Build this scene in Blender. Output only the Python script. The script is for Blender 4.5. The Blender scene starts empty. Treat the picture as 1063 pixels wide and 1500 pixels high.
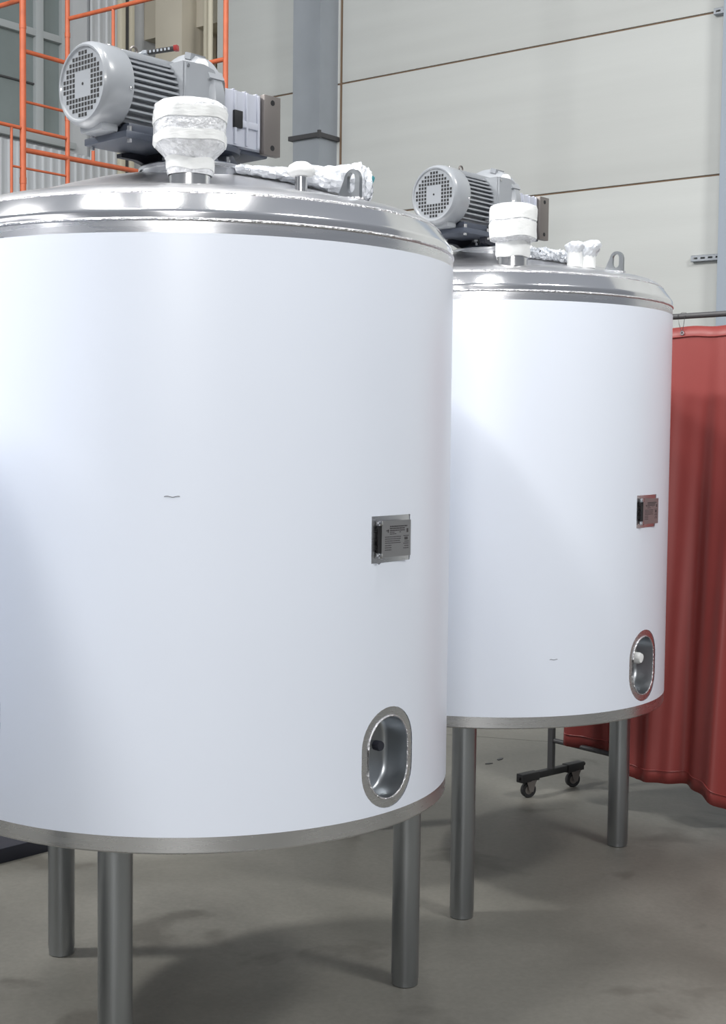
import bpy, bmesh, math, random
from mathutils import Vector, Matrix
from mathutils.geometry import delaunay_2d_cdt
random.seed(4)
S = bpy.context.scene
COL = S.collection
PI = math.pi
rad = math.radians

# ---------------------------------------------------------------- camera
F_PX, PITCH, ROLL, CAM_H = 2010.28, 0.0548, 0.0115, 1.642
cam_d = bpy.data.cameras.new('camera')
cam = bpy.data.objects.new('camera', cam_d)
COL.objects.link(cam)
cam_d.sensor_fit = 'VERTICAL'
cam_d.sensor_height = 24.0
cam_d.lens = 24.0 * F_PX / 1500.0
cam_d.clip_start = 0.05
cam_d.clip_end = 200
right = Vector((1, 0, 0))
up = Vector((0, math.sin(PITCH), math.cos(PITCH)))
fwd = Vector((0, math.cos(PITCH), -math.sin(PITCH)))
c_, s_ = math.cos(ROLL), math.sin(ROLL)
r2 = right * c_ + up * s_
u2 = -right * s_ + up * c_
cam.matrix_world = Matrix(((r2.x, u2.x, -fwd.x, 0), (r2.y, u2.y, -fwd.y, 0), (r2.z, u2.z, -fwd.z, CAM_H), (0, 0, 0, 1)))
S.camera = cam

# ---------------------------------------------------------------- light of the hall
S.view_settings.view_transform = 'Standard'
S.view_settings.look = 'None'
S.view_settings.gamma = 1.0
S.view_settings.exposure = 0.0
world = bpy.data.worlds.new('hall_air')
S.world = world
world.use_nodes = True
bgn = world.node_tree.nodes['Background']
wn = world.node_tree
w_tc = wn.nodes.new('ShaderNodeTexCoord')
w_sep = wn.nodes.new('ShaderNodeSeparateXYZ')
w_ramp = wn.nodes.new('ShaderNodeValToRGB')
w_ramp.color_ramp.elements[0].position = 0.42
w_ramp.color_ramp.elements[0].color = (0.27, 0.285, 0.31, 1)
w_ramp.color_ramp.elements[1].position = 0.80
w_ramp.color_ramp.elements[1].color = (0.54, 0.575, 0.63, 1)
w_mr = wn.nodes.new('ShaderNodeMapRange')
w_mr.inputs['From Min'].default_value = -1
wn.links.new(w_tc.outputs['Generated'], w_sep.inputs['Vector'])
wn.links.new(w_sep.outputs['Z'], w_mr.inputs['Value'])
wn.links.new(w_mr.outputs['Result'], w_ramp.inputs['Fac'])
wn.links.new(w_ramp.outputs['Color'], bgn.inputs['Color'])
bgn.inputs['Strength'].default_value = 0.66

def area(name, loc, target, size, size_y, power, color=(1, 0.985, 0.96)):
    l = bpy.data.lights.new(name, 'AREA')
    l.shape = 'RECTANGLE'
    l.size = size
    l.size_y = size_y
    l.energy = power
    l.color = color
    o = bpy.data.objects.new(name, l)
    COL.objects.link(o)
    o.location = loc
    d = Vector(target) - Vector(loc)
    o.rotation_euler = d.to_track_quat('-Z', 'Y').to_euler()
    return o

area('hall_lamp_near', (-3.1, 0.2, 8.0), (-0.2, 4.2, 1.2), 1.0, 0.5, 245)
area('hall_lamp_left', (-5.6, 3.9, 6.8), (-0.2, 4.4, 1.0), 0.8, 0.4, 440)
for lx, ly in ((-2.95, 2.45), (-1.27, 2.3), (0.40, 2.45)):
    area('hall_lamp_overhead', (lx, ly, 7.2), (lx, ly + 0.1, 0.0), 0.40, 1.3, 78)
area('wall_fill_right', (4.2, 1.0, 7.4), (1.5, 9.0, 3.0), 1.6, 0.8, 390)  # added fill that brightens the back wall and far tank
area('front_fill_behind', (-0.6, -7.5, 5.2), (-0.2, 4.4, 1.2), 2.4, 0.8, 430)  # unseen fill added to light the tank fronts evenly

# ---------------------------------------------------------------- materials
def lin(c):
    return tuple(((v / 255) / 12.92 if v / 255 <= 0.04045 else ((v / 255 + 0.055) / 1.055) ** 2.4) for v in c)

MATS = {}
def mat(name, rgb, rough=0.5, metal=0.0, spec=0.5, vary=0.0, vscale=4.0, bump=0.0, bscale=40.0, stretch=(1, 1, 1), coat=0.0, rvary=0.0, sheen=0.0):
    m = bpy.data.materials.new(name)
    m.use_nodes = True
    nt = m.node_tree
    b = nt.nodes['Principled BSDF']
    col = lin(rgb) + (1,)
    b.inputs['Base Color'].default_value = col
    b.inputs['Roughness'].default_value = rough
    b.inputs['Metallic'].default_value = metal
    b.inputs['Specular IOR Level'].default_value = spec
    b.inputs['Coat Weight'].default_value = coat
    if vary or bump or rvary:
        tc = nt.nodes.new('ShaderNodeTexCoord')
        mp = nt.nodes.new('ShaderNodeMapping')
        mp.inputs['Scale'].default_value = stretch
        nt.links.new(tc.outputs['Object'], mp.inputs['Vector'])
    if vary or rvary:
        n = nt.nodes.new('ShaderNodeTexNoise')
        n.inputs['Scale'].default_value = vscale
        n.inputs['Detail'].default_value = 5
        nt.links.new(mp.outputs['Vector'], n.inputs['Vector'])
    if vary:
        r = nt.nodes.new('ShaderNodeMapRange')
        r.inputs['From Min'].default_value = 0.3
        r.inputs['From Max'].default_value = 0.7
        r.inputs['To Min'].default_value = 1 - vary
        r.inputs['To Max'].default_value = 1 + vary
        nt.links.new(n.outputs['Fac'], r.inputs['Value'])
        mx = nt.nodes.new('ShaderNodeVectorMath')
        mx.operation = 'SCALE'
        mx.inputs[0].default_value = col[:3]
        nt.links.new(r.outputs['Result'], mx.inputs['Scale'])
        nt.links.new(mx.outputs['Vector'], b.inputs['Base Color'])
    if rvary:
        r = nt.nodes.new('ShaderNodeMapRange')
        r.inputs['From Min'].default_value = 0.3
        r.inputs['From Max'].default_value = 0.7
        r.inputs['To Min'].default_value = rough - rvary
        r.inputs['To Max'].default_value = rough + rvary
        nt.links.new(n.outputs['Fac'], r.inputs['Value'])
        nt.links.new(r.outputs['Result'], b.inputs['Roughness'])
    if bump:
        n2 = nt.nodes.new('ShaderNodeTexNoise')
        n2.inputs['Scale'].default_value = bscale
        n2.inputs['Detail'].default_value = 3
        nt.links.new(mp.outputs['Vector'], n2.inputs['Vector'])
        bp = nt.nodes.new('ShaderNodeBump')
        bp.inputs['Strength'].default_value = bump
        bp.inputs['Distance'].default_value = 0.01
        nt.links.new(n2.outputs['Fac'], bp.inputs['Height'])
        nt.links.new(bp.outputs['Normal'], b.inputs['Normal'])
    MATS[name] = m
    return m

M_film = mat('white_protective_film', (220, 226, 237), rough=0.32, spec=0.45, vary=0.012, vscale=1.6, bump=0.02, bscale=3.0)
M_steel = mat('brushed_steel', (222, 223, 226), rough=0.27, metal=1.0, bump=0.03, bscale=60, stretch=(1, 1, 12), rvary=0.05)
M_lid = mat('polished_steel', (205, 205, 206), rough=0.2, metal=1.0, bump=0.02, bscale=12, rvary=0.05)
M_leg = mat('satin_steel', (168, 172, 176), rough=0.34, metal=1.0, bump=0.02, bscale=50, stretch=(6, 6, 0.4), rvary=0.05)
M_dome = mat('satin_steel_lid', (224, 224, 226), rough=0.34, metal=1.0, bump=0.02, bscale=12, rvary=0.06)
M_cone = mat('bright_rolled_steel', (228, 228, 230), rough=0.13, metal=1.0, bump=0.03, bscale=5, rvary=0.03)
M_weld = mat('weld_bead', (225, 225, 228), rough=0.3, metal=1.0, bump=0.8, bscale=160)
M_grey = mat('grey_machine_paint', (146, 150, 155), rough=0.3, spec=0.5, coat=0.3)
M_greyd = mat('slate_machine_paint', (74, 80, 92), rough=0.42)
M_alu = mat('cast_aluminium_paint', (176, 180, 191), rough=0.38, metal=0.1)
M_pad = mat('machined_pad', (128, 123, 120), rough=0.42, metal=0.7)
M_dark = mat('dark_gap', (16, 17, 20), rough=0.6)
M_navy = mat('dark_navy_paint', (34, 36, 46), rough=0.55)
M_tape = mat('white_masking_tape', (226, 228, 228), rough=0.6, bump=0.12, bscale=60, stretch=(1, 1, 3), vary=0.02)
M_bubble = mat('bubble_wrap', (226, 228, 232), rough=0.16, spec=0.8, bump=1.0, bscale=70, vary=0.10, vscale=40)
M_wrap = mat('crinkled_clear_plastic', (222, 226, 232), rough=0.16, spec=0.9, metal=0.15, bump=0.8, bscale=30, vary=0.10, vscale=30)
M_teal = mat('teal_print', (70, 140, 150), rough=0.3)
M_orange = mat('orange_scaffold_paint', (190, 97, 62), rough=0.5, vary=0.10, vscale=14)
M_black = mat('black_rubber', (28, 28, 30), rough=0.55)
M_frame = mat('dark_grey_paint', (72, 72, 74), rough=0.5)
M_white = mat('white_plastic', (238, 238, 238), rough=0.4)
M_red = mat('red_plastic', (140, 36, 34), rough=0.4)
M_ink = mat('dark_print', (62, 60, 62), rough=0.6)
M_plate = mat('nameplate_metal', (176, 176, 178), rough=0.38, metal=0.9)
M_galv = mat('galvanised_sheet', (160, 166, 173), rough=0.5, metal=0.25, vary=0.06, vscale=3)
M_cream = mat('cream_paint', (214, 208, 188), rough=0.55)
M_beige = mat('beige_wall_paint', (196, 190, 175), rough=0.8, vary=0.05, vscale=2)
M_siding = mat('pale_grey_siding', (196, 200, 204), rough=0.55, vary=0.02)
M_winframe = mat('grey_window_frame', (176, 182, 184), rough=0.5)
M_pane = mat('frosted_pane', (128, 138, 138), rough=0.25, vary=0.08, vscale=2.5)
M_column = mat('pale_blue_grey_paint', (158, 168, 180), rough=0.5)
M_brass = mat('yellow_plug', (200, 180, 90), rough=0.4)

# wall panels: off white with faint horizontal brushing and grime
M_wall = mat('offwhite_sandwich_panel', (196, 199, 197), rough=0.6, vary=0.03, vscale=1.2, bump=0.05, bscale=30, stretch=(0.3, 0.3, 6))
M_joint = mat('panel_joint', (120, 100, 82), rough=0.8)

# red welding curtain
M_curtain = mat('red_welding_curtain', (134, 58, 55), rough=0.45, vary=0.05, vscale=3)
_b = M_curtain.node_tree.nodes['Principled BSDF']

# floor: trowelled concrete with blotches, stains and cracks
def floor_material():
    m = bpy.data.materials.new('trowelled_concrete')
    m.use_nodes = True
    nt = m.node_tree
    N = nt.nodes
    b = N['Principled BSDF']
    tc = N.new('ShaderNodeTexCoord')
    def noise(scale, detail, dist=0.0):
        n = N.new('ShaderNodeTexNoise')
        n.inputs['Scale'].default_value = scale
        n.inputs['Detail'].default_value = detail
        n.inputs['Distortion'].default_value = dist
        nt.links.new(tc.outputs['Object'], n.inputs['Vector'])
        return n
    n1 = noise(0.9, 6, 0.6)
    cr = N.new('ShaderNodeValToRGB')
    cr.color_ramp.elements[0].position = 0.3
    cr.color_ramp.elements[0].color = lin((90, 89, 83)) + (1,)
    cr.color_ramp.elements[1].position = 0.72
    cr.color_ramp.elements[1].color = lin((128, 126, 119)) + (1,)
    nt.links.new(n1.outputs['Fac'], cr.inputs['Fac'])
    n2 = noise(2.2, 5, 0.4)
    st = N.new('ShaderNodeValToRGB')
    st.color_ramp.elements[0].position = 0.585
    st.color_ramp.elements[0].color = (0, 0, 0, 1)
    st.color_ramp.elements[1].position = 0.66
    st.color_ramp.elements[1].color = (1, 1, 1, 1)
    nt.links.new(n2.outputs['Fac'], st.inputs['Fac'])
    mx = N.new('ShaderNodeMix')
    mx.data_type = 'RGBA'
    mx.inputs['B'].default_value = lin((70, 67, 61)) + (1,)
    mul = N.new('ShaderNodeMath')
    mul.operation = 'MULTIPLY'
    mul.inputs[1].default_value = 0.55
    nt.links.new(st.outputs['Color'], mul.inputs[0])
    nt.links.new(mul.outputs[0], mx.inputs['Factor'])
    nt.links.new(cr.outputs['Color'], mx.inputs['A'])
    n3 = noise(60, 3)
    hs = N.new('ShaderNodeMix')
    hs.data_type = 'RGBA'
    hs.blend_type = 'OVERLAY'
    hs.inputs['Factor'].default_value = 0.22
    nt.links.new(mx.outputs['Result'], hs.inputs['A'])
    nt.links.new(n3.outputs['Color'], hs.inputs['B'])
    bw = N.new('ShaderNodeRGBToBW')
    nt.links.new(n3.outputs['Color'], bw.inputs['Color'])
    nt.links.new(bw.outputs['Val'], hs.inputs['B'])
    # one hairline joint running across the slab
    sep = N.new('ShaderNodeSeparateXYZ')
    nt.links.new(tc.outputs['Object'], sep.inputs['Vector'])
    n4 = noise(3.0, 3)
    def mth(op, a, bb):
        q = N.new('ShaderNodeMath')
        q.operation = op
        for i_, v in enumerate((a, bb)):
            if isinstance(v, (int, float)):
                q.inputs[i_].default_value = v
            elif v is not None:
                nt.links.new(v, q.inputs[i_])
        return q.outputs[0]
    dist = mth('ADD', mth('MULTIPLY', sep.outputs['X'], 0.259), mth('MULTIPLY', sep.outputs['Y'], 0.966))
    dist = mth('ADD', dist, mth('MULTIPLY', n4.outputs['Fac'], 0.05))
    dist = mth('ABSOLUTE', mth('SUBTRACT', dist, 7.416), None)
    line = mth('LESS_THAN', dist, 0.006)
    cm = N.new('ShaderNodeMix')
    cm.data_type = 'RGBA'
    cm.inputs['B'].default_value = lin((52, 49, 44)) + (1,)
    nt.links.new(mth('MULTIPLY', line, 0.8), cm.inputs['Factor'])
    nt.links.new(hs.outputs['Result'], cm.inputs['A'])
    nt.links.new(cm.outputs['Result'], b.inputs['Base Color'])
    rr = N.new('ShaderNodeMapRange')
    rr.inputs['To Min'].default_value = 0.38
    rr.inputs['To Max'].default_value = 0.62
    nt.links.new(n1.outputs['Fac'], rr.inputs['Value'])
    nt.links.new(rr.outputs['Result'], b.inputs['Roughness'])
    b.inputs['Specular IOR Level'].default_value = 0.35
    return m
M_floor = floor_material()

# ---------------------------------------------------------------- helpers
def T(x=0, y=0, z=0):
    return Matrix.Translation((x, y, z))
def RX(a): return Matrix.Rotation(a, 4, 'X')
def RY(a): return Matrix.Rotation(a, 4, 'Y')
def RZ(a): return Matrix.Rotation(a, 4, 'Z')

class MB:
    def __init__(self):
        self.bm = bmesh.new()
    def _add(self, verts, faces, M=None):
        vs = [self.bm.verts.new((M @ Vector(v)) if M is not None else v) for v in verts]
        for f in faces:
            try:
                self.bm.faces.new([vs[i] for i in f])
            except ValueError:
                pass
        return vs
    def box(self, x0, x1, y0, y1, z0, z1, M=None, bev=0.0):
        t = bmesh.new()
        v = [t.verts.new(p) for p in ((x0, y0, z0), (x1, y0, z0), (x1, y1, z0), (x0, y1, z0), (x0, y0, z1), (x1, y0, z1), (x1, y1, z1), (x0, y1, z1))]
        for f in ((0, 3, 2, 1), (4, 5, 6, 7), (0, 1, 5, 4), (1, 2, 6, 5), (2, 3, 7, 6), (3, 0, 4, 7)):
            t.faces.new([v[i] for i in f])
        if bev:
            bmesh.ops.bevel(t, geom=t.edges[:], offset=bev, segments=2, affect='EDGES', profile=0.6)
        self._merge(t, M)
        return self
    def _merge(self, t, M=None):
        t.verts.ensure_lookup_table()
        t.verts.index_update()
        self._add([v.co.copy() for v in t.verts], [[v.index for v in f.verts] for f in t.faces], M)
        t.free()
    def lathe(self, prof, n=48, M=None, wob=None, a0=0.0, a1=2 * PI):
        """profile [(r, z)] about the z axis; closed ends where r == 0"""
        full = abs(a1 - a0 - 2 * PI) < 1e-6
        cols = n if full else n + 1
        verts, idx = [], []
        for k, (r, z) in enumerate(prof):
            row = []
            if r <= 1e-7:
                verts.append((0, 0, z))
                row = [len(verts) - 1] * cols
            else:
                for i in range(cols):
                    a = a0 + (a1 - a0) * i / n
                    rr = r * (1 + (wob(a, z) if wob else 0))
                    verts.append((rr * math.cos(a), rr * math.sin(a), z))
                    row.append(len(verts) - 1)
            idx.append(row)
        faces = []
        for k in range(len(prof) - 1):
            for i in range(cols if full else cols - 1):
                j = (i + 1) % cols
                q = [idx[k][i], idx[k][j], idx[k + 1][j], idx[k + 1][i]]
                u = []
                for t in q:
                    if t not in u:
                        u.append(t)
                if len(u) >= 3:
                    faces.append(u)
        self._add(verts, faces, M)
        return self
    def cyl(self, r, z0, z1, n=32, M=None, r1=None):
        return self.lathe([(0, z0), (r, z0), (r if r1 is None else r1, z1), (0, z1)], n, M)
    def rod(self, a, b, r, n=16, r1=None):
        a, b = Vector(a), Vector(b)
        d = b - a
        M = Matrix.Translation(a) @ d.to_track_quat('Z', 'Y').to_matrix().to_4x4()
        return self.cyl(r, 0, d.length, n, M, r1)
    def tube(self, pts, r, n=10, closed=False):
        pts = [Vector(p) for p in pts]
        k = len(pts)
        verts = []
        for i in range(k):
            if closed:
                t = pts[(i + 1) % k] - pts[i - 1]
            else:
                t = pts[min(i + 1, k - 1)] - pts[max(i - 1, 0)]
            q = t.to_track_quat('Z', 'Y').to_matrix()
            for j in range(n):
                a = 2 * PI * j / n
                verts.append(pts[i] + q @ Vector((r * math.cos(a), r * math.sin(a), 0)))
        faces = []
        for i in range(k if closed else k - 1):
            i2 = (i + 1) % k
            # choose the twist that keeps the tube untwisted
            best, off = None, 0
            if closed and i2 == 0:
                for o in range(n):
                    dd = sum((verts[i * n + j] - verts[(j + o) % n]).length for j in range(n))
                    if best is None or dd < best:
                        best, off = dd, o
            for j in range(n):
                j2 = (j + 1) % n
                faces.append((i * n + j, i * n + j2, i2 * n + (j2 + off) % n, i2 * n + (j + off) % n))
        if not closed:
            faces.append(list(range(n))[::-1])
            faces.append([(k - 1) * n + j for j in range(n)])
        self._add(verts, faces)
        return self
    def prism(self, poly, z0, z1, M=None, holes=()):
        """polygon in xy (with holes), extruded along z"""
        loops = [poly] + list(holes)
        vs, es = [], []
        for lp in loops:
            b0 = len(vs)
            vs += [Vector(p) for p in lp]
            es += [(b0 + i, b0 + (i + 1) % len(lp)) for i in range(len(lp))]
        if holes:
            ov, oe, of, *_ = delaunay_2d_cdt(vs, es, [], 0, 1e-6)
            tris = []
            for f in of:
                c = sum((ov[i] for i in f), Vector((0, 0))) / len(f)
                if inside(c, poly) and not any(inside(c, h) for h in holes):
                    tris.append(list(f))
            flat = [(v.x, v.y) for v in ov]
        else:
            flat = [tuple(p) for p in poly]
            tris = [list(range(len(poly)))]
        n = len(flat)
        verts = [(x, y, z0) for x, y in flat] + [(x, y, z1) for x, y in flat]
        faces = [t[::-1] for t in tris] + [[i + n for i in t] for t in tris]
        if holes:
            def find(p):
                return min(range(n), key=lambda i: (flat[i][0] - p[0]) ** 2 + (flat[i][1] - p[1]) ** 2)
        for lp in loops:
            ids = [find(p) for p in lp] if holes else list(range(n))
            for i in range(len(ids)):
                j = (i + 1) % len(ids)
                faces.append((ids[i], ids[j], ids[j] + n, ids[i] + n))
        self._add(verts, faces, M)
        return self
    def build(self, name, m, parent=None, loc=None, rot=None, sharp=35, recalc=True):
        if recalc:
            bmesh.ops.recalc_face_normals(self.bm, faces=self.bm.faces[:])
        me = bpy.data.meshes.new(name)
        self.bm.to_mesh(me)
        self.bm.free()
        for p in me.polygons:
            p.use_smooth = True
        me.set_sharp_from_angle(angle=rad(sharp))
        me.materials.append(m)
        o = bpy.data.objects.new(name, me)
        COL.objects.link(o)
        if parent:
            o.parent = parent
        if loc:
            o.location = loc
        if rot:
            o.rotation_euler = rot
        return o

def inside(p, poly):
    x, y = p[0], p[1]
    c = False
    j = len(poly) - 1
    for i in range(len(poly)):
        xi, yi = poly[i][0], poly[i][1]
        xj, yj = poly[j][0], poly[j][1]
        if (yi > y) != (yj > y) and x < (xj - xi) * (y - yi) / (yj - yi) + xi:
            c = not c
        j = i
    return c

def thing(name, label, cat, loc=(0, 0, 0), rotz=0.0, group=None):
    o = bpy.data.objects.new(name, None)
    o.empty_display_size = 0.1
    COL.objects.link(o)
    o.location = loc
    o.rotation_euler = (0, 0, rotz)
    return tag(o, label, cat, group)
def tag(o, label, cat, group=None):
    o['label'] = label
    o['category'] = cat
    if group:
        o['group'] = group
    return o
def struct(o):
    o['kind'] = 'structure'
    return o

# hall axes: A runs left along the back wall, B runs away from us along the left wall
A = Vector((-0.788, 0.616, 0)).normalized()
B = Vector((0.616, 0.788, 0)).normalized()
P0 = Vector((1.4038, 10.97, 0))
def wall_frame(origin, xdir, ydir):
    return Matrix(((xdir.x, ydir.x, 0, origin.x), (xdir.y, ydir.y, 0, origin.y), (0, 0, 1, origin.z), (0, 0, 0, 1)))
WB = wall_frame(P0, A, B)            # x = along the wall to the left, y = into the wall, z = up
C0 = P0 + A * 4.804
WL = wall_frame(C0, B, A)            # x = along the left wall away from us, y = into the wall

# ---------------------------------------------------------------- structure
m = MB()
m._add([(-16, -8, 0), (14, -8, 0), (14, 24, 0), (-16, 24, 0)], [(0, 1, 2, 3)])
struct(m.build('floor', M_floor))

HALL_H = 8.2
m = MB()
zs = [0.0, 1.25, 2.41, 3.57, 4.737, 5.9, 7.06, HALL_H]
for (t0, t1) in ((-9.0, 2.068), (2.10, 3.594)):
    for k in range(len(zs) - 1):
        m.box(t0, t1, 0, 0.12, zs[k] + 0.007, zs[k + 1] - 0.007, WB, bev=0.004)
wb = struct(m.build('wall_back', M_wall))
m = MB()
m.box(-9.0, 3.59, 0.012, 0.11, 0.0, HALL_H, WB)
j = struct(m.build('trim_1', M_joint))
# set-back bay at the far left of the back wall
m = MB()
m.box(3.594, 5.4, 0.55, 0.7, 0, HALL_H, WB)
m.box(3.57, 3.594, 0.10, 0.6, 0, HALL_H, WB)
m.box(3.594, 5.2, 0.22, 0.55, 5.62, 6.1, WB)
m.box(3.594, 5.2, 0.30, 0.55, 3.1, 3.4, WB)
struct(m.build('wall_bay', M_beige))
m = MB()
m.box(4.09, 4.46, 0.02, 0.5, 0, HALL_H, WB, bev=0.01)
struct(m.build('trim_2', M_beige))
# left wall: corrugated siding below and beside the window
m = MB()
pts = []
x = -9.0
prof = []
while x < 0.0:
    prof += [(x, 0.0), (x + 0.062, 0.0), (x + 0.072, -0.018), (x + 0.088, -0.018), (x + 0.098, 0.0)]
    x += 0.098
def siding(mb, x0, x1, z0, z1, depth=1.0):
    pr = [(px, py * depth) for px, py in prof if x0 <= px <= x1]
    vs, fs = [], []
    for px, py in pr:
        vs += [(px, py, z0), (px, py, z1)]
    for i in range(len(pr) - 1):
        fs.append((2 * i, 2 * i + 2, 2 * i + 3, 2 * i + 1))
    mb._add(vs, fs, WL)
siding(m, -9.0, 0.0, 0.0, 4.33)
siding(m, -0.56, 0.0, 4.33, HALL_H, 0.8)
m.box(-0.80, -0.55, -0.004, 0.02, 4.33, HALL_H, WL)
m.box(-9.0, 0.75, 0.03, 0.12, 0.0, 4.40, WL)
m.box(-0.80, 0.75, 0.03, 0.12, 4.40, HALL_H, WL)
struct(m.build('wall_left', M_siding, sharp=20))
m = MB()
m.box(-9.0, -0.72, -0.05, 0.04, 4.36, 4.42, WL, bev=0.006)
struct(m.build('trim_3', M_winframe))
# window band
wf = MB()
zr = [4.42, 5.36, 6.4, 7.4]
xm = [-0.835]
x = -1.14
while x > -9:
    xm.append(x)
    x -= 0.93
for k, x in enumerate(xm):
    wf.box(x - 0.042, x + 0.042, -0.03, 0.03, 4.42, HALL_H, WL, bev=0.004)
for z in zr:
    wf.box(-9.0, -0.80, -0.028, 0.028, z - 0.033, z + 0.033, WL, bev=0.004)
win = struct(wf.build('window_1', M_winframe))
for k in range(len(xm) - 1):
    for q, z in enumerate(zr):
        z1 = zr[q + 1] if q + 1 < len(zr) else HALL_H
        p = MB().box(xm[k + 1] + 0.042, xm[k] - 0.042, 0.02, 0.035, z + 0.033, z1 - 0.033, WL)
        if k > 0:
            zz = z + 0.48
        po = p.build('pane', M_pane, win)
# horizontal bead half way up the lower panes
m = MB()
m.box(-9.0, -1.18, 0.0, 0.03, 4.885, 4.90, WL)
m.build('glazing_bead', M_frame, win)

# ---------------------------------------------------------------- fixtures on the walls
d = thing('ventilation_duct', 'tall square galvanised duct standing against the off-white back wall', 'duct', P0 + A * 2.36)
MI = Matrix.Translation(-(P0 + A * 2.36)) @ WB
m = MB()
m.box(2.118, 2.425, -0.25, 0.0, 4.275, HALL_H, MI)
m.build('upper_duct', M_galv, d)
m = MB()
m.box(2.122, 2.421, -0.246, 0.0, 0.0, 4.235, MI)
m.build('lower_duct', M_galv, d)
m = MB()
m.box(2.09, 2.453, -0.278, 0.0, 4.235, 4.275, MI, bev=0.004)
m.box(2.085, 2.11, -0.285, -0.26, 4.225, 4.29, MI)
m.build('joint_flange', M_frame, d)

m = MB()
m.box(-2.4, -1.53, -0.16, 0.0, 0, HALL_H, WB, bev=0.006)
struct(m.build('trim_4', M_column))
def strut(z, x0, x1, label):
    m = MB()
    hole = []
    n = 5
    w = (x1 - x0)
    poly = [(x0, z - 0.022), (x1, z - 0.022), (x1, z + 0.022), (x0, z + 0.022)]
    holes = []
    step = 0.058
    k = 0
    x = x1 - 0.034
    while x - 0.02 > x0:
        holes.append([(x - 0.017, z - 0.007), (x + 0.017, z - 0.007), (x + 0.017, z + 0.007), (x - 0.017, z + 0.007)])
        x -= step
    MM = WB @ Matrix(((1, 0, 0, 0), (0, 0, 1, 0), (0, 1, 0, 0), (0, 0, 0, 1)))
    m.prism(poly, -0.045, -0.041, MM, holes)
    m.box(x0, x1, -0.045, 0.0, z + 0.019, z + 0.022, WB)
    m.box(x0, x1, -0.045, 0.0, z - 0.022, z - 0.019, WB)
    o = m.build('slotted_bracket', M_frame if False else M_galv)
    return tag(o, label, 'bracket', 'slotted channel brackets')
strut(2.972, -1.53, -1.275, 'slotted metal bracket on the back wall above the red curtain rail')
strut(4.728, -1.53, -1.405, 'slotted metal bracket at the top right corner of the back wall')

def wall_pipe(t, y, r, label):
    o = MB().rod(WB @ Vector((t, y, 0)), WB @ Vector((t, y, HALL_H)), r, 14).build('pipe', M_cream)
    return tag(o, label, 'pipe', 'cream pipes in the wall bay')
wall_pipe(3.655, -0.03, 0.026, 'cream vertical pipe nearest the off-white panel edge')
wall_pipe(3.79, 0.05, 0.026, 'cream vertical pipe in the niche right of the beige pillar')
def corner_post(x, w, label):
    m = MB().box(x - w / 2, x + w / 2, -0.06, 0.0, 0, HALL_H, WL, bev=0.006)
    return tag(m.build('corner_post', M_cream), label, 'post', 'cream posts in the corner')
corner_post(-0.135, 0.06, 'cream corner post left of the dark painted gap')
corner_post(-0.012, 0.05, 'cream corner post right of the dark painted gap')
m = MB().box(-0.10, -0.04, -0.03, 0.0, 0, HALL_H, WL)  # dark box standing in for the shaded recess in the corner
tag(m.build('painted_gap', M_frame), 'dark vertical strip painted as the shaded gap between two cream corner posts', 'painted gap')

# ---------------------------------------------------------------- scaffold
SP = Vector((-2.277, 9.2, 0))
SB_ = Vector((0.616, 0.788, 0)).normalized()
SA_ = -A
P2 = SP + SB_ * 0.38
def spt(s, z): return SP + SB_ * s + Vector((0, 0, z))
def apt(s, z): return P2 + SA_ * s + Vector((0, 0, z))
org = SP.copy()
sc = thing('scaffold_tower', 'orange tubular scaffold tower standing behind the near tank', 'scaffold', org)
def tubep(name, a, b, r, extra=None):
    m = MB().rod(Vector(a) - org, Vector(b) - org, r, 14)
    if extra:
        for (c0, c1, rr) in extra:
            m.rod(Vector(c0) - org, Vector(c1) - org, rr, 14)
    return m.build(name, M_orange, sc)
tubep('post', spt(0, 0), spt(0, 6.3), 0.0215, [(spt(0, 3.29), spt(0, 3.33), 0.0235), (spt(0, 4.30), spt(0, 4.33), 0.0235)])
tubep('post', spt(0.375, 0), spt(0.375, 6.3), 0.0165, [(spt(0.375, 3.77), spt(0.375, 3.8), 0.019), (spt(0.375, 4.33), spt(0.375, 4.36), 0.019)])
tubep('post', apt(1.48, 0), apt(1.48, 6.3), 0.0165)
tubep('post', apt(0.455, 4.19), apt(0.455, 4.44), 0.0115)
tubep('post', spt(-0.093, 3.0), spt(-0.093, 3.65), 0.0095)
tubep('post', spt(0.603, 3.53), spt(0.603, 3.80), 0.0125)
tubep('post', spt(-0.9, 0), spt(-0.9, 6.3), 0.0165)
tubep('rung', spt(0, 4.158), spt(0.375, 4.158), 0.0145)
tubep('rung', spt(0, 3.83), spt(0.375, 3.83), 0.0095)
tubep('rail', spt(-0.9, 3.655), spt(0.375, 3.651), 0.0125)
tubep('rail', spt(0, 3.513), spt(1.9, 3.545), 0.0175)
tubep('rung', spt(-0.093, 3.393), spt(0.375, 3.397), 0.008)
tubep('rail', apt(0, 4.455), apt(1.48, 4.43), 0.0145)
tubep('rail', apt(0, 4.195), apt(0.455, 4.193), 0.010)
tubep('rail', apt(0.95, 3.951), apt(1.48, 3.954), 0.0145)
tubep('rail', spt(0, 4.49) - SA_ * 0.8, spt(0, 4.49), 0.0165)

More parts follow.
